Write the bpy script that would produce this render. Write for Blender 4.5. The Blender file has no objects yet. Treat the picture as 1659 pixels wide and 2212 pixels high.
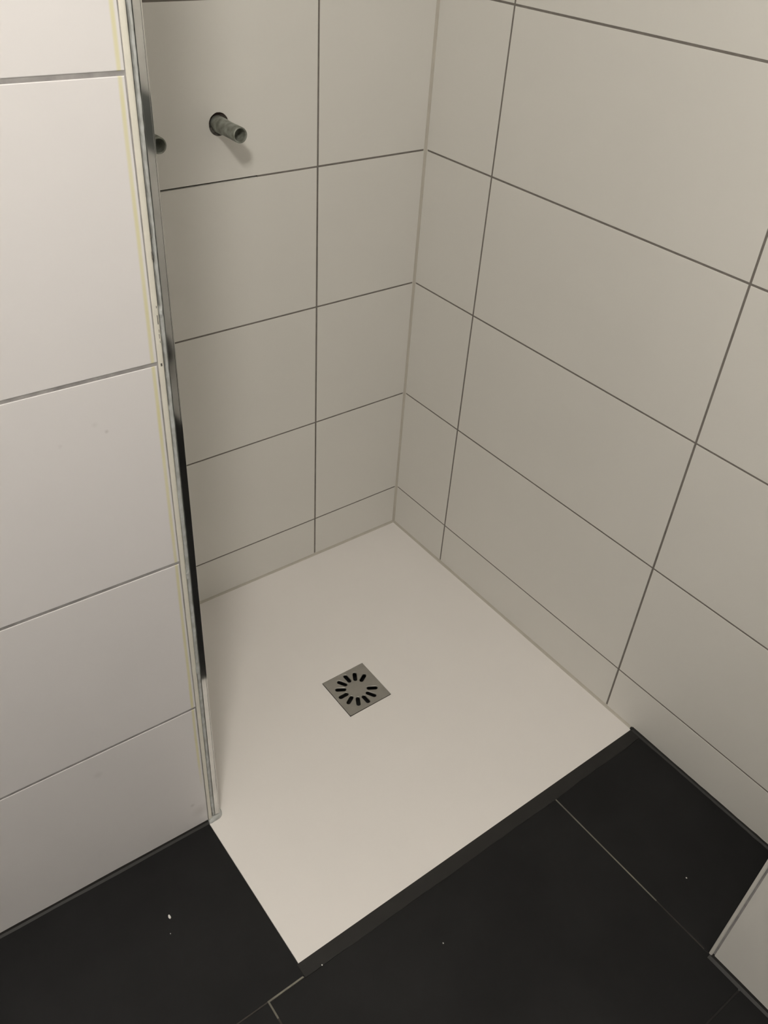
import bpy, bmesh, math, random
from mathutils import Vector, Matrix

random.seed(7)
SC = bpy.context.scene
COL = SC.collection

# ------------------------------------------------------------------ camera
cam_d = bpy.data.cameras.new('camera')
cam = bpy.data.objects.new('camera', cam_d)
COL.objects.link(cam)
R = Matrix(((0.79854472, -0.5988208, 0.06115536),
            (0.32995169, 0.52043266, 0.78757967),
            (-0.50344633, -0.60873927, 0.61317069)))
cam.matrix_world = Matrix.Translation((-1.26656, -1.48498, 1.54516)) @ R.transposed().to_4x4()
cam_d.sensor_fit = 'VERTICAL'
cam_d.sensor_height = 36.0
cam_d.lens = 36.0 * 1836.2 / 2212.0
cam_d.clip_start = 0.02
SC.camera = cam

# ------------------------------------------------------------------ world, exposure
w = bpy.data.worlds.new('world')
SC.world = w
w.use_nodes = True
w.node_tree.nodes['Background'].inputs[0].default_value = (0, 0, 0, 1)
w.node_tree.nodes['Background'].inputs[1].default_value = 0.0
SC.view_settings.view_transform = 'Standard'
SC.view_settings.look = 'None'
SC.view_settings.gamma = 1.0
SC.view_settings.use_curve_mapping = False
SC.view_settings.exposure = 0.0
LAMP_POS = Vector((-1.42, -1.46, 2.25))     # the room's ceiling lamp, where the shadows of the pipe and of the left wall point
LAMP_POWER = 112.0
LAMP_COLOUR = (1.0, 0.95, 0.865)

# ------------------------------------------------------------------ materials
def new_mat(name):
    m = bpy.data.materials.new(name)
    m.use_nodes = True
    return m, m.node_tree, m.node_tree.nodes['Principled BSDF']

def mat(name, col, rough=0.5, metal=0.0, var=0.0, scale=20.0, bump=0.0, bscale=200.0, spec=0.5, col2=None, coat=0.0):
    m, nt, b = new_mat(name)
    b.inputs['Base Color'].default_value = (*col, 1)
    b.inputs['Roughness'].default_value = rough
    b.inputs['Metallic'].default_value = metal
    b.inputs['Specular IOR Level'].default_value = spec
    b.inputs['Coat Weight'].default_value = coat
    geo = nt.nodes.new('ShaderNodeNewGeometry')
    if var > 0 or col2:
        n = nt.nodes.new('ShaderNodeTexNoise')
        n.inputs['Scale'].default_value = scale
        n.inputs['Detail'].default_value = 5
        nt.links.new(geo.outputs['Position'], n.inputs['Vector'])
        r = nt.nodes.new('ShaderNodeValToRGB')
        c2 = col2 if col2 else tuple(c * (1 - var) for c in col)
        r.color_ramp.elements[0].position = 0.35
        r.color_ramp.elements[1].position = 0.68
        r.color_ramp.elements[0].color = (*c2, 1)
        r.color_ramp.elements[1].color = (*col, 1)
        nt.links.new(n.outputs['Fac'], r.inputs['Fac'])
        nt.links.new(r.outputs['Color'], b.inputs['Base Color'])
    if bump > 0:
        n2 = nt.nodes.new('ShaderNodeTexNoise')
        n2.inputs['Scale'].default_value = bscale
        n2.inputs['Detail'].default_value = 3
        nt.links.new(geo.outputs['Position'], n2.inputs['Vector'])
        bp = nt.nodes.new('ShaderNodeBump')
        bp.inputs['Strength'].default_value = bump
        bp.inputs['Distance'].default_value = 0.001
        nt.links.new(n2.outputs['Fac'], bp.inputs['Height'])
        nt.links.new(bp.outputs['Normal'], b.inputs['Normal'])
    return m

def math_node(nt, op, a=None, b=None, clamp=False):
    n = nt.nodes.new('ShaderNodeMath')
    n.operation = op
    n.use_clamp = clamp
    for i, v in enumerate((a, b)):
        if v is None:
            continue
        if isinstance(v, (int, float)):
            n.inputs[i].default_value = v
        else:
            nt.links.new(v, n.inputs[i])
    return n.outputs[0]

TILE_COL = (0.765, 0.75, 0.71)
M_TILE = mat('white_satin_wall_tile', TILE_COL, 0.42, var=0.02, scale=3, bump=0.03, bscale=60, spec=0.4)
M_TILE_LEFT = None   # made below (carries the yellow stain beside the trim)
M_GROUT = mat('grey_brown_grout', (0.22, 0.20, 0.18), 0.9, var=0.2, scale=60, bump=0.3)
M_GROUT_L = mat('light_grey_grout', (0.40, 0.385, 0.38), 0.9, var=0.35, scale=45, bump=0.3)
M_SILI = mat('beige_grey_silicone', (0.54, 0.51, 0.45), 0.45, var=0.08, scale=30)
M_SILI_GREY = mat('blue_grey_silicone', (0.55, 0.57, 0.57), 0.4, col2=(0.40, 0.41, 0.395), scale=70, bump=0.4, bscale=120)
M_SILI_DARK = mat('anthracite_silicone', (0.018, 0.0172, 0.0165), 0.55, var=0.25, scale=25, spec=0.4)
M_TRAY = mat('warm_white_mineral_tray', (0.88, 0.85, 0.825), 0.5, var=0.015, scale=5, bump=0.06, bscale=350, spec=0.35)
M_TRIM = mat('cream_plastic_trim', (0.83, 0.805, 0.715), 0.45, var=0.06, scale=50)
M_CHROME = mat('polished_chrome', (0.72, 0.72, 0.70), 0.06, 1.0, var=0.15, scale=25)
M_STEEL = mat('brushed_steel', (0.50, 0.49, 0.465), 0.34, 1.0, var=0.10, scale=40)
M_BLACK = mat('black_drain_plastic', (0.025, 0.025, 0.025), 0.5)
M_GALV = mat('galvanised_pipe', (0.36, 0.38, 0.34), 0.6, 0.1, col2=(0.15, 0.155, 0.13), scale=62, bump=0.3, bscale=250)
M_RUST = mat('dirty_rusty_hole', (0.14, 0.12, 0.10), 0.9, col2=(0.035, 0.020, 0.015), scale=70, bump=0.6)
M_MORTAR = mat('mortar_plug', (0.20, 0.19, 0.17), 0.9, col2=(0.08, 0.075, 0.065), scale=160, bump=0.6)
M_PLASTER = mat('grey_plaster', (0.42, 0.41, 0.40), 0.85, var=0.03, scale=4, bump=0.15, bscale=60)
M_CRUMB = mat('white_plaster_crumb', (0.75, 0.74, 0.72), 0.9)
M_FGROUT = mat('black_floor_grout', (0.020, 0.019, 0.018), 0.9, var=0.3, scale=60)
M_DARKPLATE = mat('dark_grey_plastic', (0.10, 0.11, 0.105), 0.5, var=0.1, scale=20)
M_WASTE = mat('black_waste_pipe', (0.02, 0.02, 0.02), 0.45)
M_SOCKET = mat('white_socket_plastic', (0.7, 0.7, 0.68), 0.4)

def make_floor_tile_mat():
    m, nt, b = new_mat('black_slate_floor_tile')
    geo = nt.nodes.new('ShaderNodeNewGeometry')
    n = nt.nodes.new('ShaderNodeTexNoise'); n.inputs['Scale'].default_value = 3.2; n.inputs['Detail'].default_value = 7
    n.inputs['Roughness'].default_value = 0.62
    nt.links.new(geo.outputs['Position'], n.inputs['Vector'])
    r = nt.nodes.new('ShaderNodeValToRGB')
    r.color_ramp.elements[0].position = 0.40; r.color_ramp.elements[0].color = (0.0070, 0.0072, 0.0077, 1)
    r.color_ramp.elements[1].position = 0.72; r.color_ramp.elements[1].color = (0.0135, 0.0137, 0.0143, 1)
    nt.links.new(n.outputs['Fac'], r.inputs['Fac'])
    nt.links.new(r.outputs['Color'], b.inputs['Base Color'])
    b.inputs['Roughness'].default_value = 0.62
    b.inputs['Specular IOR Level'].default_value = 0.25
    n2 = nt.nodes.new('ShaderNodeTexNoise'); n2.inputs['Scale'].default_value = 45; n2.inputs['Detail'].default_value = 6
    nt.links.new(geo.outputs['Position'], n2.inputs['Vector'])
    bp = nt.nodes.new('ShaderNodeBump'); bp.inputs['Strength'].default_value = 0.25; bp.inputs['Distance'].default_value = 0.002
    nt.links.new(n2.outputs['Fac'], bp.inputs['Height']); nt.links.new(bp.outputs['Normal'], b.inputs['Normal'])
    return m
M_FTILE = make_floor_tile_mat()

def make_pale_joint_mat():
    # cement haze left in the joint: pale in places, dark where it has been grouted black
    m, nt, b = new_mat('pale_cement_residue')
    geo = nt.nodes.new('ShaderNodeNewGeometry')
    n = nt.nodes.new('ShaderNodeTexNoise'); n.inputs['Scale'].default_value = 16; n.inputs['Detail'].default_value = 4
    nt.links.new(geo.outputs['Position'], n.inputs['Vector'])
    r = nt.nodes.new('ShaderNodeValToRGB')
    r.color_ramp.elements[0].position = 0.30; r.color_ramp.elements[0].color = (0.11, 0.105, 0.09, 1)
    r.color_ramp.elements[1].position = 0.62; r.color_ramp.elements[1].color = (0.22, 0.21, 0.17, 1)
    nt.links.new(n.outputs['Fac'], r.inputs['Fac']); nt.links.new(r.outputs['Color'], b.inputs['Base Color'])
    b.inputs['Roughness'].default_value = 0.9
    return m
M_PALE = make_pale_joint_mat()
M_PALE2 = mat('brown_grey_cement_residue', (0.055, 0.048, 0.042), 0.9, var=0.4, scale=40)

# ------------------------------------------------------------------ helpers
def link(name, me, m=None, parent=None, smooth=False):
    o = bpy.data.objects.new(name, me)
    COL.objects.link(o)
    if m is not None and len(me.materials) == 0:
        me.materials.append(m)
    if smooth:
        for p in me.polygons:
            p.use_smooth = True
    if parent is not None:
        o.parent = parent
    return o

def bm_mesh(bm, name):
    bmesh.ops.recalc_face_normals(bm, faces=bm.faces)
    me = bpy.data.meshes.new(name)
    bm.to_mesh(me); bm.free()
    return me

def add_box(bm, x0, x1, y0, y1, z0, z1, shear=0.0):
    vs = [bm.verts.new((x + shear * z, y, z)) for z in (z0, z1) for y in (y0, y1) for x in (x0, x1)]
    for f in ((0, 1, 3, 2), (4, 6, 7, 5), (0, 4, 5, 1), (2, 3, 7, 6), (0, 2, 6, 4), (1, 5, 7, 3)):
        bm.faces.new([vs[i] for i in f])
    return vs

def box_obj(name, boxes, m, parent=None, bevel=0.0, shear=0.0):
    bm = bmesh.new()
    for b in boxes:
        add_box(bm, *b, shear=shear)
    if bevel:
        bmesh.ops.bevel(bm, geom=bm.edges[:], offset=bevel, segments=2, affect='EDGES', profile=0.5)
    return link(name, bm_mesh(bm, name), m, parent)

def structure(o):
    o['kind'] = 'structure'
    return o

def thing(o, label, cat, group=None):
    o['label'] = label; o['category'] = cat
    if group:
        o['group'] = group
    return o

def empty(name, loc=(0, 0, 0)):
    o = bpy.data.objects.new(name, None)
    o.empty_display_size = 0.05
    COL.objects.link(o)
    o.location = loc
    return o

TILE_CACHE = {}
def tile_mesh(wd, ht, th, bev, m):
    key = (round(wd, 4), round(ht, 4), round(th, 4), bev, m.name)
    if key in TILE_CACHE:
        return TILE_CACHE[key]
    bm = bmesh.new()
    def ring(ins, d):
        return [bm.verts.new(p) for p in ((ins, ins, d), (wd - ins, ins, d), (wd - ins, ht - ins, d), (ins, ht - ins, d))]
    rs = [ring(0, -th), ring(0, -bev), ring(bev * 0.29, -bev * 0.29), ring(bev, 0)]
    bm.faces.new(rs[0][::-1])
    for a, b in zip(rs, rs[1:]):
        for i in range(4):
            j = (i + 1) % 4
            bm.faces.new((a[i], a[j], b[j], b[i]))
    bm.faces.new(rs[-1])
    me = bm_mesh(bm, 'tile')
    me.materials.append(m)
    TILE_CACHE[key] = me
    return me

def tile(name, parent, p0, u, v, n, u0, u1, v0, v1, m, th=0.008, bev=0.0006):
    me = tile_mesh(u1 - u0, v1 - v0, th, bev, m)
    o = link(name, me, None, parent)
    jit = random.uniform(-0.00015, 0.00015)
    o.matrix_world = Matrix.Translation(p0 + u * u0 + v * v0 + n * jit) @ Matrix((u, v, n)).transposed().to_4x4()
    return o

def plate_holes(outer, holes, z_top, z_bot, name, lip=0.0):
    """flat plate in local xy with holes (lists of 2-D points), closed all round"""
    bm = bmesh.new()
    loops = []
    for pts in [outer] + holes:
        vs = [bm.verts.new((x, y, z_top)) for x, y in pts]
        es = [bm.edges.new((vs[i], vs[(i + 1) % len(vs)])) for i in range(len(vs))]
        loops.append((vs, es))
    bmesh.ops.triangle_fill(bm, use_beauty=True, use_dissolve=False, edges=[e for _, es in loops for e in es], normal=(0, 0, 1))
    # sides
    for vs, es in loops:
        low = [bm.verts.new((v.co.x, v.co.y, z_bot)) for v in vs]
        for i in range(len(vs)):
            j = (i + 1) % len(vs)
            bm.faces.new((vs[i], vs[j], low[j], low[i]))
    return bm

Z = Vector((0, 0, 1))
SE = 0.0026                       # the left corner leans by 2.6 mm per metre
ROW, D0 = 0.303, 0.1275           # tile row pitch and height of the cut bottom row
J, JV = 0.0037, 0.0044
CEIL = 2.45
X_LEFT, Y_FRONT = -2.60, -3.05

# ------------------------------------------------------------------ floor
bm = bmesh.new()
GZ = -0.0016
add_box(bm, X_LEFT, -0.9005, Y_FRONT, -0.50, -0.10, GZ)                 # left of and before the tray
add_box(bm, -0.9005, 0.02, Y_FRONT, -0.9035, -0.10, GZ)
add_box(bm, -0.9005, 0.02, -0.9035, 0.02, -0.12, -0.055)                 # bed under the tray
floor = structure(link('floor', bm_mesh(bm, 'floor'), M_FGROUT))
FX, FY = Vector((1, 0, 0)), Vector((0, 1, 0))
G = 0.0014
def ftile(x0, x1, y0, y1):
    return tile('floor_tile', floor, Vector((0, 0, 0)), FX, FY, Z, x0 + G, x1 - G, y0 + G, y1 - G, M_FTILE, th=0.010, bev=0.0007)
ftile(-1.583, -0.8965, -0.924, -0.5735 + 0.012)
ftile(-2.27, -1.583, -0.924, -0.5735 + 0.030)
ftile(X_LEFT, -2.27, -0.924, -0.5735 + 0.036)
ROWS = [(-1.386, -0.924), (-1.848, -1.386), (-2.310, -1.848), (-2.772, -2.310), (Y_FRONT, -2.772)]
for k, (y0, y1) in enumerate(ROWS):
    xs = [-0.9722, -1.664, -2.356, X_LEFT]
    for a, b in zip(xs, xs[1:]):
        ftile(b, a, y0, y1)
    top = y1 if k else -0.9285 + G
    if k == 0:
        # the long tile before the tray steps round the end of the dark strip
        tile('floor_tile', floor, Vector((0, 0, 0)), FX, FY, Z, -0.9722 + G, -0.2806 - G, y0 + G, -0.9275, M_FTILE, th=0.010, bev=0.0007)
        tile('floor_tile', floor, Vector((0, 0, 0)), FX, FY, Z, -0.2806 + G, -0.001, -1.3165, -0.9275, M_FTILE, th=0.010, bev=0.0007)
    else:
        ftile(-0.9722, -0.2806, y0, y1)

def ribbon(name, pts_a, pts_b, z, parent, m, th=0.004):
    """flat strip between two rows of xy points"""
    bm = bmesh.new()
    ta = [bm.verts.new((x, y, z)) for x, y in pts_a]; tb = [bm.verts.new((x, y, z)) for x, y in pts_b]
    la = [bm.verts.new((x, y, z - th)) for x, y in pts_a]; lb = [bm.verts.new((x, y, z - th)) for x, y in pts_b]
    n = len(ta)
    for i in range(n - 1):
        bm.faces.new((ta[i], ta[i + 1], tb[i + 1], tb[i]))
        bm.faces.new((la[i], la[i + 1], lb[i + 1], lb[i]))
        bm.faces.new((ta[i], ta[i + 1], la[i + 1], la[i]))
        bm.faces.new((tb[i], tb[i + 1], lb[i + 1], lb[i]))
    for i in (0, n - 1):
        bm.faces.new((ta[i], tb[i], lb[i], la[i]))
    return link(name, bm_mesh(bm, name), m, parent)

# dark sealing strip before the tray, its front edge slightly ragged
N = 90
xs = [-0.9005 + 0.9000 * i / (N - 1) for i in range(N)]
wob = []
a = 0.0
for i in range(N):
    a = a * 0.75 + random.uniform(-0.0006, 0.0006)
    wob.append(a)
ribbon('sealant_strip', [(x, -0.9003) for x in xs], [(x, -0.9268 - 0.0022 * math.sin(math.pi * min(1, max(0, (x + 0.9) / 0.9))) + wb) for x, wb in zip(xs, wob)],
       0.0004, floor, M_SILI_DARK, 0.006)
# pale cement left in the open joints
ribbon('grout_line', [(-0.9722, -0.9226), (-0.9030, -0.9222)], [(-0.9722, -0.9256), (-0.9015, -0.9254)], -0.0003, floor, M_PALE, 0.003)
ribbon('grout_line', [(-0.9736, -0.9226), (-0.9736, -0.9560)], [(-0.9706, -0.9226), (-0.9706, -0.9560)], -0.0004, floor, M_PALE, 0.003)
ribbon('grout_line', [(-0.9736, -0.9560), (-0.9736, -1.02)], [(-0.9706, -0.9560), (-0.9706, -1.02)], -0.0005, floor, M_PALE2, 0.003)
ribbon('grout_line', [(-0.2821, -0.9285), (-0.2821, -1.195)], [(-0.2794, -0.9285), (-0.2794, -1.195)], -0.0003, floor, M_PALE, 0.003)
ribbon('grout_line', [(-0.2820, -1.195), (-0.2820, -1.305)], [(-0.2796, -1.195), (-0.2796, -1.305)], -0.0005, floor, M_PALE2, 0.003)
ribbon('grout_line', [(-1.15, -0.9228), (-0.9722, -0.9226)], [(-1.15, -0.9250), (-0.9722, -0.9252)], -0.0005, floor, M_PALE2, 0.003)

# ------------------------------------------------------------------ wall builders
def fillet(name, p, q, d1, d2, r, parent, m, wobble=0.0, n=28):
    """concave sealant bead along p->q, legs along d1 and d2"""
    bm = bmesh.new()
    p, q, d1, d2 = Vector(p), Vector(q), Vector(d1), Vector(d2)
    rings = []
    for i in range(n):
        c = p.lerp(q, i / (n - 1))
        rr = r * (1 + random.uniform(-wobble, wobble))
        prof = [c - d1 * 0.001 - d2 * 0.001, c + d1 * rr - d2 * 0.001, c + d1 * rr * 0.55 + d2 * rr * 0.12, c + d1 * rr * 0.28 + d2 * rr * 0.28,
                c + d1 * rr * 0.12 + d2 * rr * 0.55, c + d2 * rr - d1 * 0.001]
        rings.append([bm.verts.new(v) for v in prof])
    for a, b in zip(rings, rings[1:]):
        for i in range(len(a)):
            j = (i + 1) % len(a)
            bm.faces.new((a[i], a[j], b[j], b[i]))
    bm.faces.new(rings[0]); bm.faces.new(rings[-1][::-1])
    return link(name, bm_mesh(bm, name), m, parent, smooth=False)

def rows_for(top):
    zs = [(0.002, D0 - J / 2)]
    z = D0
    while z < top - 0.01:
        zs.append((z + J / 2, min(z + ROW - J / 2, top)))
        z += ROW
    return zs

def circle(cx, cy, r, n, jitter=0.0):
    return [(cx + (r + random.uniform(-jitter, jitter)) * math.cos(2 * math.pi * i / n), cy + (r + random.uniform(-jitter, jitter)) * math.sin(2 * math.pi * i / n)) for i in range(n)]

GD = 0.0007   # grout lies this far behind the tile face

# back wall of the shower, plane y = 0
PIPES = [(-0.4975, 1.1350), (-0.6510, 1.1340)]
wall_back = box_obj('wall_back', [(-0.95, 0.0, GD, 0.035, -0.05, 1.03), (-0.95, 0.0, GD, 0.035, 1.24, CEIL), (-0.95, -0.72, GD, 0.035, 1.03, 1.24),
                                  (-0.42, 0.0, GD, 0.035, 1.03, 1.24), (-0.72, -0.42, 0.030, 0.035, 1.03, 1.24)], M_GROUT)
structure(wall_back)
# the tiler set this wall's rows a touch out of level (6 mm per metre)
SA = 0.0062
UA, VA, NA = Vector((1, 0, SA)).normalized(), Vector((-SA, 0, 1)).normalized(), Vector((0, -1, 0))
PA = Vector((0.45 * SA, 0, 0))
COLS_A = [(-0.8745, -0.2773 - JV / 2), (-0.2773 + JV / 2, 0.004)]
for z0, z1 in rows_for(CEIL):
    z0, z1 = [z - 0.0045 if 1.32 < z < CEIL - 0.05 else z for z in (z0, z1)]
    for x0, x1 in COLS_A:
        if x0 < -0.7 and z0 < 1.135 < z1:
            # the tile drilled for the two pipes
            loc = [((Vector((px, 0, pz)) - PA).dot(UA) - x0, (Vector((px, 0, pz)) - PA).dot(VA) - z0) for px, pz in PIPES]
            bmp = plate_holes([(0, 0), (x1 - x0, 0), (x1 - x0, z1 - z0), (0, z1 - z0)],
                              [circle(loc[0][0] + 0.0005, loc[0][1] + 0.0005, 0.0200, 36, 0.0003), circle(*loc[1], 0.0185, 36, 0.0003)], 0.0, -0.009, 'tile')
            o = link('wall_tile', bm_mesh(bmp, 'drilled_tile'), M_TILE, wall_back)
            o.matrix_world = Matrix.Translation(PA + UA * x0 + VA * z0) @ Matrix((UA, VA, NA)).transposed().to_4x4()
        else:
            tile('wall_tile', wall_back, PA, UA, VA, NA, x0, x1, z0, z1, M_TILE)
fillet('sealant_bead', (0, 0, 0), (0, 0, CEIL), (-1, 0, 0), (0, -1, 0), 0.0066, wall_back, M_SILI)
fillet('sealant_bead', (-0.876, 0, 0), (0, 0, 0), (0, -1, 0), (0, 0, 1), 0.0064, wall_back, M_SILI, 0.05)

# right wall, plane x = 0
wall_right = structure(box_obj('wall_right', [(GD, 0.035, Y_FRONT, 0.0, -0.10, CEIL)], M_GROUT))
UB, NB = Vector((0, -1, 0)), Vector((-1, 0, 0))
cols = [(0.001, 0.2122 - JV / 2)]
y = 0.2122
while y < 1.5:
    cols.append((y + JV / 2, y + 0.609 - JV / 2)); y += 0.609
while y < -Y_FRONT - 0.02:
    cols.append((y + JV / 2, min(y + 0.609 - JV / 2, -Y_FRONT))); y += 0.609
for z0, z1 in rows_for(CEIL):
    for a, b in cols:
        tile('wall_tile', wall_right, Vector((0, 0, 0)), UB, Z, NB, a, b, z0, z1, M_TILE)
fillet('sealant_bead', (0, -0.8985, 0), (0, 0, 0), (-1, 0, 0), (0, 0, 1), 0.0064, wall_right, M_SILI, 0.05)
fillet('floor_sealant', (0, -1.318, 0), (0, -0.9005, 0), (-1, 0, 0), (0, 0, 1), 0.0085, wall_right, M_SILI_DARK, 0.10)

# left wall before the shower, faces the room
P0 = Vector((-0.8987, -0.5649, 0)); UL = Vector((0.99981, -0.01949, 0)); NL = Vector((-0.01949, -0.99981, 0))
def make_left_mat():
    m, nt, b = new_mat('white_tile_with_yellow_stain')
    b.inputs['Roughness'].default_value = 0.40
    b.inputs['Specular IOR Level'].default_value = 0.4
    geo = nt.nodes.new('ShaderNodeNewGeometry')
    sep = nt.nodes.new('ShaderNodeSeparateXYZ'); nt.links.new(geo.outputs['Position'], sep.inputs[0])
    x, z = sep.outputs['X'], sep.outputs['Z']
    n = nt.nodes.new('ShaderNodeTexNoise'); n.inputs['Scale'].default_value = 5; n.inputs['Detail'].default_value = 4
    cmb = nt.nodes.new('ShaderNodeCombineXYZ'); nt.links.new(z, cmb.inputs['Z'])
    nt.links.new(cmb.outputs[0], n.inputs['Vector'])
    # distance from the stain's centre line, which follows the leaning corner
    cx = math_node(nt, 'ADD', math_node(nt, 'MULTIPLY', z, SE), -0.8968 - 0.0056)
    wob_ = math_node(nt, 'MULTIPLY', math_node(nt, 'SUBTRACT', n.outputs['Fac'], 0.5), 0.003)
    d = math_node(nt, 'ABSOLUTE', math_node(nt, 'SUBTRACT', x, math_node(nt, 'ADD', cx, wob_)))
    band = math_node(nt, 'SUBTRACT', 1.0, math_node(nt, 'DIVIDE', math_node(nt, 'SUBTRACT', d, 0.0010), 0.0024, True), True)
    n3 = nt.nodes.new('ShaderNodeTexNoise'); n3.inputs['Scale'].default_value = 9; n3.inputs['Detail'].default_value = 3
    nt.links.new(cmb.outputs[0], n3.inputs['Vector'])
    amt = math_node(nt, 'MULTIPLY', band, math_node(nt, 'ADD', math_node(nt, 'MULTIPLY', n3.outputs['Fac'], 1.1), 0.12, True))
    low = math_node(nt, 'DIVIDE', math_node(nt, 'SUBTRACT', z, 0.12), 0.08, True)
    amt = math_node(nt, 'MULTIPLY', amt, low)
    mx = nt.nodes.new('ShaderNodeMixRGB'); mx.blend_type = 'MIX'
    mx.inputs[1].default_value = (0.80, 0.78, 0.785, 1); mx.inputs[2].default_value = (0.74, 0.70, 0.37, 1)
    nt.links.new(amt, mx.inputs[0])
    col = mx.outputs[0]
    # a few small smudges
    for (sx, sz, r, k) in ((-0.9706, 0.9419, 0.0035, 0.30), (-0.9838, 0.956, 0.005, 0.10), (-1.0777, 0.297, 0.010, 0.14), (-1.0092 + 0.085, 0.02 + 0.058, 0.006, 0.28), (-0.908, 0.05, 0.022, 0.20),
                           (-1.0304, 0.9395, 0.004, 0.12)):
        v = nt.nodes.new('ShaderNodeVectorMath'); v.operation = 'DISTANCE'
        nt.links.new(geo.outputs['Position'], v.inputs[0]); v.inputs[1].default_value = (sx, -0.5635, sz)
        f = math_node(nt, 'MULTIPLY', math_node(nt, 'SUBTRACT', 1.0, math_node(nt, 'DIVIDE', v.outputs['Value'], r, True), True), k)
        m2 = nt.nodes.new('ShaderNodeMixRGB'); nt.links.new(f, m2.inputs[0]); nt.links.new(col, m2.inputs[1])
        m2.inputs[2].default_value = (0.24, 0.22, 0.19, 1)
        col = m2.outputs[0]
    nt.links.new(col, b.inputs['Base Color'])
    return m
M_TILE_LEFT = make_left_mat()
bm = bmesh.new()
def wl(s, dep, z): return P0 + UL * s - NL * dep + Z * z
vs = [bm.verts.new(wl(s, dep, z)) for z in (-0.10, CEIL) for dep in (0.0006, 0.13) for s in (-1.70, 0.0036 + SE * z)]
for f in ((0, 1, 3, 2), (4, 6, 7, 5), (0, 4, 5, 1), (2, 3, 7, 6), (0, 2, 6, 4), (1, 5, 7, 3)):
    bm.faces.new([vs[i] for i in f])
wall_left = structure(link('wall_left', bm_mesh(bm, 'wall_left'), M_GROUT_L))
ZL = [0.0, 0.3495, 0.6852, 1.0179, 1.3497, 1.682, 2.014, 2.346, CEIL]
JL = 0.0046
for k in range(len(ZL) - 1):
    z0 = ZL[k] + (JL / 2 if k else 0.002); z1 = ZL[k + 1] - (JL / 2 if k < len(ZL) - 2 else 0)
    s_end = 0.0019 + SE * (z0 + z1) / 2
    edges = [s_end, s_end - 0.606, s_end - 1.210, -1.70]
    for a, b in zip(edges, edges[1:]):
        tile('wall_tile', wall_left, P0, UL, Z, NL, b + (0.003 if b > -1.69 else 0), a, z0, z1, M_TILE_LEFT, bev=0.0010)
fillet('floor_sealant', P0 + UL * -1.65, P0 + UL * 0.0015, NL, Z, 0.0085, wall_left, M_SILI_DARK, 0.10)

# side wall inside the shower, plane x = -0.8765
wall_side = structure(box_obj('wall_side', [(-0.8965, -0.8778, -0.5480, 0.0, 0.0, CEIL)], M_GROUT))
for z0, z1 in rows_for(CEIL):
    tile('wall_tile', wall_side, Vector((-0.8765, 0, 0)), Vector((0, 1, 0)), Z, Vector((1, 0, 0)), -0.5475, -0.001, z0, z1, M_TILE, th=0.006)
fillet('sealant_bead', (-0.8765, -0.5475, 0), (-0.8765, 0, 0), (1, 0, 0), (0, 0, 1), 0.005, wall_side, M_SILI)

# boxed-in cistern wall at the right, its tiled face towards the room
CX, CY, CH = -0.2806, -1.3180, 1.20
bm = bmesh.new()
add_box(bm, CX + GD, -0.002, Y_FRONT, CY - GD, -0.10, CH - GD)
wall_cistern = structure(link('wall_cistern', bm_mesh(bm, 'wall_cistern'), M_GROUT_L))
UC, NC = Vector((0, -1, 0)), Vector((-1, 0, 0))
pc = Vector((CX, CY, 0))
cz = [(0.002, 0.348), (0.352, 0.683), (0.687, 1.016), (1.020, CH)]
for z0, z1 in cz:
    for a, b in ((0.0068, 0.612), (0.615, 1.218), (1.221, -Y_FRONT + CY)):
        tile('wall_tile', wall_cistern, pc, UC, Z, NC, a, b, z0, z1, M_TILE)
    tile('wall_tile', wall_cistern, Vector((CX, CY, 0)), Vector((1, 0, 0)), Z, Vector((0, 1, 0)), 0.002, 0.2786, z0, z1, M_TILE)
tile('top_tile', wall_cistern, Vector((CX, 0, CH)), Vector((1, 0, 0)), Vector((0, 1, 0)), Z, 0.001, 0.2786, Y_FRONT, CY - 0.001, M_TILE)
fillet('floor_sealant', (CX, Y_FRONT, 0), (CX, CY, 0), (-1, 0, 0), (0, 0, 1), 0.0095, wall_cistern, M_SILI_DARK, 0.10)
# unfinished toilet connections in that wall (they show in the chrome strip)
box_obj('flush_opening', [(CX - 0.003, CX + 0.02, -2.10, -1.86, 0.86, 1.01)], M_DARKPLATE, wall_cistern, bevel=0.0015)
bm = bmesh.new()
bmesh.ops.create_cone(bm, cap_ends=True, segments=32, radius1=0.045, radius2=0.045, depth=0.06)
o = link('waste_outlet', bm_mesh(bm, 'waste_outlet'), M_WASTE, wall_cistern)
o.matrix_world = Matrix.Translation((CX - 0.012, -1.985, 0.255)) @ Matrix.Rotation(math.pi / 2, 4, 'Y')
bm = bmesh.new()
prof = [(-0.0008, 0.0030), (-0.0020, 0.0015), (-0.0022, -0.0018), (-0.0012, -0.0032), (0.004, -0.0032), (0.004, 0.0030)]
lo = [bm.verts.new((CX + a, CY + b, 0.004)) for a, b in prof]; hi = [bm.verts.new((CX + a, CY + b, CH)) for a, b in prof]
for i in range(6):
    j = (i + 1) % 6
    bm.faces.new((lo[i], lo[j], hi[j], hi[i]))
bm.faces.new(lo); bm.faces.new(hi[::-1])
structure(link('trim_2', bm_mesh(bm, 'trim_2'), mat('white_plastic_trim', (0.74, 0.73, 0.68), 0.4, var=0.05, scale=40)))

# unseen rest of the room: two plastered walls, ceiling
structure(box_obj('wall_front', [(X_LEFT, 0.0, Y_FRONT - 0.1, Y_FRONT, -0.1, CEIL)], M_PLASTER))
structure(box_obj('wall_far', [(X_LEFT - 0.1, X_LEFT, Y_FRONT - 0.1, -0.40, -0.1, CEIL)], M_PLASTER))
structure(box_obj('ceiling', [(X_LEFT - 0.1, 0.05, Y_FRONT - 0.1, 0.05, CEIL, CEIL + 0.1)], mat('ceiling_paint', (0.62, 0.61, 0.59), 0.9)))

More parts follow.
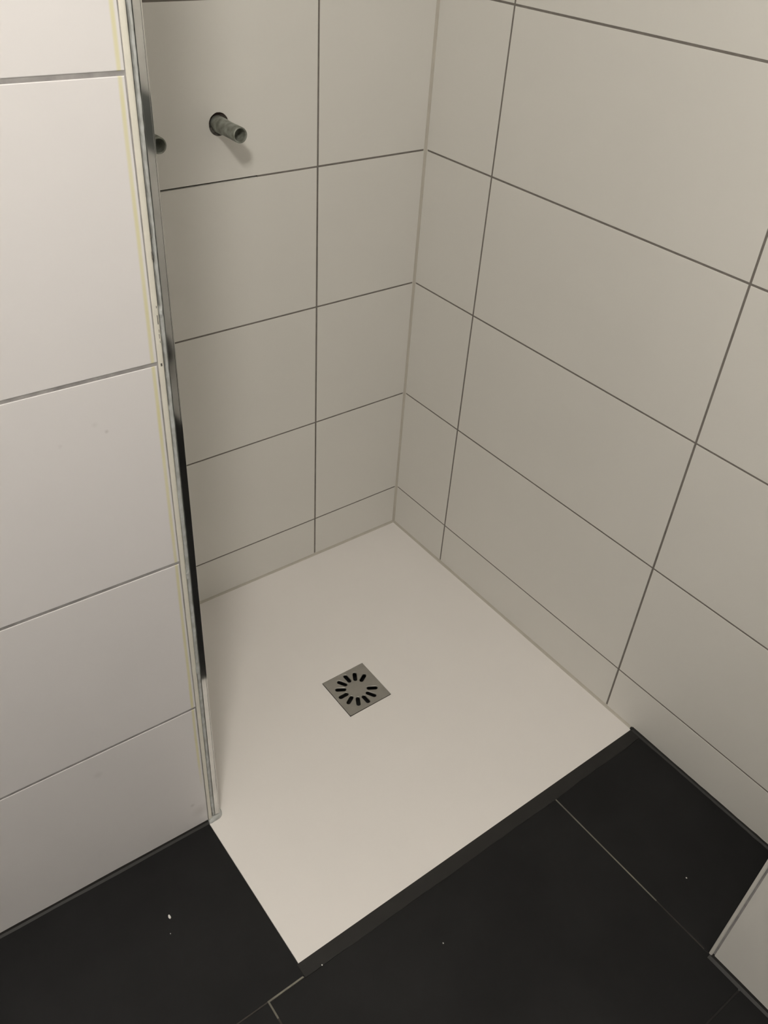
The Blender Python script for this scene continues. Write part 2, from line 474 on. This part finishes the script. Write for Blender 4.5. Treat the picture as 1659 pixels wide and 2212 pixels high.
# ------------------------------------------------------------------ corner trim of the left wall
XE = -0.8968
bm = bmesh.new()
prof = [(0.0014, 0.012), (0.0014, -0.0002), (0.0018, -0.0009), (0.0030, -0.0011), (0.0065, -0.0010), (0.0082, -0.0003), (0.0093, 0.0012), (0.0097, 0.0035), (0.0097, 0.012)]
NZ = 40
rings = []
for i in range(NZ):
    z = 0.004 + (CEIL - 0.004) * i / (NZ - 1)
    rings.append([bm.verts.new((XE + SE * z + a, -0.5651 + b, z)) for a, b in prof])
for r0, r1 in zip(rings, rings[1:]):
    for i in range(len(prof)):
        j = (i + 1) % len(prof)
        bm.faces.new((r0[i], r0[j], r1[j], r1[i]))
bm.faces.new(rings[0]); bm.faces.new(rings[-1][::-1])
trim1 = structure(link('trim_1', bm_mesh(bm, 'trim_1'), M_TRIM))

# ragged grey silicone smeared between trim and chrome strip
bm = bmesh.new()
NZ = 420
e = 0.0; rings = []
for i in range(NZ):
    z = 0.012 + (2.10 - 0.012) * i / (NZ - 1)
    e = e * 0.86 + random.uniform(-0.00045, 0.00045)
    width = 0.0052 if z < 0.95 else 0.0036
    left = 0.0147 - width + max(-0.0017, min(0.0012, e))
    bulge = 0.0003 * (1 + 0.6 * math.sin(z * 31) * math.sin(z * 7.3))
    if abs(z - 1.085) < 0.004 or abs(z - 0.655) < 0.008 or abs(z - 0.44) < 0.006:
        left -= 0.0014; bulge += 0.0016
    right = 0.01465 + random.uniform(-0.0002, 0.0002)
    x = XE + SE * z; yb = -0.5651
    rings.append([bm.verts.new(p) for p in ((x + left, yb + 0.001, z), (x + left + 0.0003, yb - 0.0011 - bulge * 0.3, z), (x + (left + right) / 2, yb - 0.0011 - bulge, z),
                                            (x + right - 0.0003, yb - 0.0010, z), (x + right, yb + 0.003, z), (x + left, yb + 0.008, z))])
for r0, r1 in zip(rings, rings[1:]):
    for i in range(6):
        j = (i + 1) % 6
        bm.faces.new((r0[i], r0[j], r1[j], r1[i]))
bm.faces.new(rings[0]); bm.faces.new(rings[-1][::-1])
link('silicone_smear', bm_mesh(bm, 'silicone_smear'), M_SILI_GREY, trim1)
# scratches in the cream trim
for (z0, ln, off, wd) in ((1.052, 0.006, 0.0060, 0.0006), (1.060, 0.004, 0.0064, 0.0005), (1.071, 0.012, 0.0060, 0.0009), (1.092, 0.003, 0.0061, 0.0007), (1.046, 0.003, 0.0064, 0.0005),
                          (1.152, 0.010, 0.0080, 0.0010), (1.178, 0.004, 0.0086, 0.0011), (1.014, 0.004, 0.0040, 0.0022)):
    box_obj('trim_scratch', [(XE + SE * z0 + off, XE + SE * z0 + off + wd, -0.5664, -0.5655, z0, z0 + ln)], M_MORTAR, trim1)

# ------------------------------------------------------------------ shower tray
TX, TY = -0.8974, -0.9004
HX0, HX1, HY0, HY1 = -0.5106, -0.3938, -0.5082, -0.3914
DIP = 0.0065
def lin(a, b, n): return [a + (b - a) * i / n for i in range(n)]
gx = lin(TX, HX0, 14) + lin(HX0, HX1, 4) + lin(HX1, 0.0, 14) + [0.0]
gy = lin(TY, HY0, 14) + lin(HY0, HY1, 4) + lin(HY1, 0.0, 14) + [0.0]
cxd, cyd = (HX0 + HX1) / 2, (HY0 + HY1) / 2
def tray_z(x, y):
    dx = max(0.0, abs(x - cxd) - 0.0584) / 0.386; dy = max(0.0, abs(y - cyd) - 0.0584) / 0.386
    t = min(1.0, (dx ** 3 + dy ** 3) ** (1 / 3))
    return -DIP * (1 - t) if t < 1 else 0.0
bm = bmesh.new()
gv = {}
for i, x in enumerate(gx):
    for j, yy in enumerate(gy):
        if 14 < i < 18 and 14 < j < 18:
            continue
        gv[i, j] = bm.verts.new((x, yy, tray_z(x, yy)))
for i in range(len(gx) - 1):
    for j in range(len(gy) - 1):
        if 14 <= i < 18 and 14 <= j < 18:
            continue
        f = bm.faces.new((gv[i, j], gv[i + 1, j], gv[i + 1, j + 1], gv[i, j + 1])); f.smooth = True
def border(i0, i1, j0, j1):
    return [(i, j0) for i in range(i0, i1)] + [(i1, j) for j in range(j0, j1)] + [(i, j1) for i in range(i1, i0, -1)] + [(i0, j) for j in range(j1, j0, -1)]
for ring_, depth in ((border(0, len(gx) - 1, 0, len(gy) - 1), -0.050), (border(14, 18, 14, 18), -0.050)):
    low = [bm.verts.new((gv[k].co.x, gv[k].co.y, depth)) for k in ring_]
    upp = [bm.verts.new(gv[k].co) for k in ring_]
    for a in range(len(ring_)):
        b_ = (a + 1) % len(ring_)
        bm.faces.new((upp[a], upp[b_], low[b_], low[a]))
tray = link('shower_tray', bm_mesh(bm, 'shower_tray'), M_TRAY)
thing(tray, 'square white shower tray lying flush between tiled walls and black floor', 'shower tray')

# ------------------------------------------------------------------ drain cover
drain = empty('drain_cover', (cxd, cyd, -0.048))
thing(drain, 'square steel drain cover with a ring of slots in the white tray', 'drain')
holes = []
for k in range(1, 12):
    a = math.radians(30 * k + 0.5)
    ca, sa = math.cos(a), math.sin(a)
    hw, r0, r1 = 0.0046, 0.0290, 0.0450
    pts = []
    for i in range(9):
        t = -math.pi / 2 + math.pi * i / 8
        pts.append((r1 + hw * math.cos(t), hw * math.sin(t)))
    for i in range(9):
        t = math.pi / 2 + math.pi * i / 8
        pts.append((r0 + hw * math.cos(t), hw * math.sin(t)))
    holes.append([(x * ca - yy * sa, x * sa + yy * ca) for x, yy in pts])
hs, cr = 0.0572, 0.0035
outer = []
for (qx, qy, a0) in ((hs - cr, hs - cr, 0), (-hs + cr, hs - cr, 90), (-hs + cr, -hs + cr, 180), (hs - cr, -hs + cr, 270)):
    for i in range(5):
        t = math.radians(a0 + 90 * i / 4)
        outer.append((qx + cr * math.cos(t), qy + cr * math.sin(t)))
PT = -0.0056
def offset(pts, d):
    n = len(pts); out = []
    for i in range(n):
        t = (Vector(pts[(i + 1) % n]) - Vector(pts[i - 1])).normalized()
        out.append((pts[i][0] + t.y * d, pts[i][1] - t.x * d))
    return out
bm = plate_holes(outer, [offset(h, 0.0014) for h in holes], PT, PT - 0.0025, 'grate')
o = link('grate_plate', bm_mesh(bm, 'grate_plate'), M_STEEL, drain)
o.location = (0, 0, 0.048)
def slot_lip(pts):
    """pressed, rounded lip round one slot"""
    bm = bmesh.new()
    rs = [[bm.verts.new((x, yy, z)) for x, yy in offset(pts, d)] for d, z in ((0.0015, PT + 0.00008), (0.0011, PT + 0.00002), (0.0007, PT - 0.0002), (0.0003, PT - 0.0006), (0.00005, PT - 0.0012), (0.0, PT - 0.0035))]
    n = len(pts)
    for r0_, r1_ in zip(rs, rs[1:]):
        for i in range(n):
            j = (i + 1) % n
            bm.faces.new((r0_[i], r0_[j], r1_[j], r1_[i]))
    o = link('slot_lip', bm_mesh(bm, 'slot_lip'), M_STEEL, drain, smooth=True)
    o.location = (0, 0, 0.048)
for h in holes:
    slot_lip(h)
bm = bmesh.new()
cs = 0.0580
add_box(bm, -cs, cs, -cs, cs, 0.0, 0.004)
for a, b, c, d in ((-cs, -cs + 0.002, -cs, cs), (cs - 0.002, cs, -cs, cs), (-cs, cs, -cs, -cs + 0.002), (-cs, cs, cs - 0.002, cs)):
    add_box(bm, a, b, c, d, 0.0, 0.0375)
link('drain_cup', bm_mesh(bm, 'drain_cup'), M_BLACK, drain)

# ------------------------------------------------------------------ pipes
def lathe_y(name, prof, m, parent, segs=32, smooth=True):
    """revolve (radius, distance from wall) pairs about the local -y axis"""
    bm = bmesh.new()
    rings = []
    for r, d in prof:
        rings.append([bm.verts.new((r * math.cos(2 * math.pi * i / segs), -d, r * math.sin(2 * math.pi * i / segs))) for i in range(segs)])
    for a, b in zip(rings, rings[1:]):
        for i in range(segs):
            j = (i + 1) % segs
            bm.faces.new((a[i], a[j], b[j], b[i]))
    if prof[-1][0] < 0.02:
        bm.faces.new(rings[-1])
    bm.faces.new(rings[0])
    return link(name, bm_mesh(bm, name), m, parent, smooth=smooth)

def pipe(px, pz, label, hole_r):
    t = empty('water_pipe', (px, 0.0, pz))
    thing(t, label, 'pipe', 'pipe stubs in the back wall')
    body = lathe_y('pipe_body', [(0.0146, -0.029), (0.0146, 0.004), (0.0144, 0.018), (0.0136, 0.028), (0.0134, 0.055), (0.0137, 0.062), (0.0137, 0.0785), (0.0133, 0.0800),
                                 (0.0116, 0.0800), (0.0110, 0.0785), (0.0110, 0.060), (0.0085, 0.0585), (0.0085, 0.035)], M_GALV, t)
    b = lathe_y('pipe_bore', [(0.0108, 0.056), (0.0108, 0.0562), (0.0084, 0.0562), (0.0084, 0.036), (0.001, 0.036)], M_GALV, t)
    # ragged hole round the pipe, half filled with mortar
    lathe_y('hole_lining', [(0.0150, -0.029), (hole_r + 0.0006, -0.029), (hole_r + 0.0006, -0.0012), (hole_r - 0.0004, -0.0006), (hole_r - 0.0010, -0.0045), (0.0140, -0.0060)], M_RUST, t)
    return t
p1 = pipe(*PIPES[0], 'mottled grey pipe stub standing clear in its drilled wall tile', 0.0200)
p2 = pipe(*PIPES[1], 'pipe stub half hidden behind the chrome strip, dark inside', 0.0185)
# mortar lump under the first pipe
bm = bmesh.new()
pts = []
for i in range(13):
    t = math.radians(196 + 118 * i / 12)
    pts.append((0.0198 * math.cos(t), 0.0198 * math.sin(t), 0.0150 * math.cos(t), 0.0150 * math.sin(t)))
top = []
for a, b, c, d in pts:
    h = random.uniform(0.0, 0.0016)
    top.append((bm.verts.new((a, -0.0006 - h * 0.3, b)), bm.verts.new(((a + c) / 2, -0.0018 - h, (b + d) / 2)), bm.verts.new((c, -0.002, d)), bm.verts.new((c, 0.008, d)), bm.verts.new((a, 0.008, b))))
for q, r in zip(top, top[1:]):
    for i in range(5):
        j = (i + 1) % 5
        bm.faces.new((q[i], q[j], r[j], r[i]))
bm.faces.new(top[0]); bm.faces.new(top[-1][::-1])
link('mortar_fill', bm_mesh(bm, 'mortar_fill'), M_MORTAR, p1)

# ------------------------------------------------------------------ chrome channel at the end of the left wall
strip = empty('chrome_channel', (XE + 0.02, -0.560, 0.0))
thing(strip, 'polished chrome channel standing upright at the end of the white tiled wall', 'channel')
def extrude_z(name, prof, z0, z1, m, parent, n=2):
    bm = bmesh.new()
    rings = []
    for i in range(n):
        z = z0 + (z1 - z0) * i / (n - 1)
        rings.append([bm.verts.new((XE + SE * z + a, b, z)) for a, b in prof])
    for r0, r1 in zip(rings, rings[1:]):
        for i in range(len(prof)):
            j = (i + 1) % len(prof)
            bm.faces.new((r0[i], r0[j], r1[j], r1[i]))
    bm.faces.new(rings[0]); bm.faces.new(rings[-1][::-1])
    return link(name, bm_mesh(bm, name), m, parent)
bpy.context.view_layer.update()
o = extrude_z('channel_face', [(0.0152, -0.550), (0.0152, -0.5655), (0.0156, -0.5662), (0.0236, -0.5662), (0.0239, -0.5659), (0.0242, -0.5662), (0.0254, -0.5662), (0.0258, -0.5658), (0.0258, -0.550)], 0.006, 2.05, M_CHROME, strip)
o.matrix_parent_inverse = strip.matrix_world.inverted()
bm = bmesh.new()
OUT = [(-0.8966, -0.5640), (-0.8962, -0.5722), (-0.8846, -0.5726), (-0.8740, -0.5716), (-0.8668, -0.5660), (-0.8640, -0.5560), (-0.8700, -0.5490), (-0.8880, -0.5500)]
# smooth outline
sm = []
for i in range(len(OUT)):
    a, b, c, d = [Vector(OUT[(i + k) % len(OUT)]) for k in (-1, 0, 1, 2)]
    for t in (0, 0.25, 0.5, 0.75):
        sm.append(0.5 * ((2 * b) + (c - a) * t + (2 * a - 5 * b + 4 * c - d) * t * t + (3 * b - a - 3 * c + d) * t ** 3))
cc = Vector((-0.880, -0.5600))
levels = [(1.0, 0.0002), (0.97, 0.0022), (0.88, 0.0042), (0.72, 0.0062), (0.50, 0.0075)]
rings = [[bm.verts.new((cc.x + (p.x - cc.x) * s, cc.y + (p.y - cc.y) * s, h)) for p in sm] for s, h in levels]
for r0, r1 in zip(rings, rings[1:]):
    for i in range(len(sm)):
        j = (i + 1) % len(sm)
        bm.faces.new((r0[i], r0[j], r1[j], r1[i]))
bm.faces.new(rings[-1]); bm.faces.new(rings[0][::-1])
o = link('silicone_blob', bm_mesh(bm, 'silicone_blob'), M_SILI_GREY, strip, smooth=True)
o.matrix_parent_inverse = strip.matrix_world.inverted()

# dark nub of sealant where the strip before the tray meets the right wall
bm = bmesh.new()
bmesh.ops.create_icosphere(bm, subdivisions=2, radius=1.0)
for v in bm.verts:
    v.co = Vector((-0.002 + v.co.x * 0.0042, -0.8995 + v.co.y * 0.0038, 0.001 + v.co.z * 0.0050)) * 1.0
link('sealant_nub', bm_mesh(bm, 'sealant_nub'), M_SILI_DARK, floor, smooth=True)

# ------------------------------------------------------------------ crumbs on the black tiles
CR = [(-1.0438, -0.6977, 0.0026, 'long white crumb on the black tile beside the white tiled wall'),
      (-0.1953, -1.2001, 0.0015, 'tiny white crumb on the black tile beside the boxed-in wall'),
      (-0.6667, -1.0209, 0.0013, 'tiny white crumb on the long black tile before the tray'),
      (-0.8655, -0.9268, 0.0014, 'tiny white crumb at the edge of the dark sealing strip'),
      (-1.0556, -0.7256, 0.0010, 'smallest grey crumb on the black tile beside the long crumb')]
for x, yy, r, lab in CR:
    bm = bmesh.new()
    bmesh.ops.create_icosphere(bm, subdivisions=1, radius=r)
    for v in bm.verts:
        v.co.y *= 1.9 if 'long' in lab[:5] else 1.2
        v.co.z *= 0.6
        v.co += Vector([random.uniform(-0.15, 0.15) * r for _ in range(3)])
    zmin = min(v.co.z for v in bm.verts)
    o = link('plaster_crumb', bm_mesh(bm, 'plaster_crumb'), M_CRUMB)
    o.location = (x, yy, -zmin + 0.0001)
    thing(o, lab, 'crumb', 'crumbs on the floor')

# ------------------------------------------------------------------ ceiling lamp of the room, above the camera
lamp = empty('globe_lamp_offscreen', LAMP_POS)
thing(lamp, 'round white globe lamp fixed close under the ceiling', 'lamp')
m, nt, b = new_mat('glowing_globe')
nt.nodes.remove(b)
em = nt.nodes.new('ShaderNodeEmission')
em.inputs['Color'].default_value = (*LAMP_COLOUR, 1)
em.inputs['Strength'].default_value = LAMP_POWER
nt.links.new(em.outputs[0], nt.nodes['Material Output'].inputs[0])
bm = bmesh.new()
bmesh.ops.create_icosphere(bm, subdivisions=3, radius=0.11)
link('globe_offscreen', bm_mesh(bm, 'globe_offscreen'), m, lamp, smooth=True)
bm = bmesh.new()
bmesh.ops.create_cone(bm, cap_ends=True, segments=20, radius1=0.03, radius2=0.022, depth=0.07, matrix=Matrix.Translation((0, 0, 0.135)))
link('socket', bm_mesh(bm, 'socket'), M_SOCKET, lamp)
bm = bmesh.new()
L0, L1 = 0.165, CEIL - LAMP_POS.z
bmesh.ops.create_cone(bm, cap_ends=True, segments=12, radius1=0.004, radius2=0.004, depth=L1 - L0, matrix=Matrix.Translation((0, 0, (L0 + L1) / 2)))
link('cord', bm_mesh(bm, 'cord'), M_SOCKET, lamp)
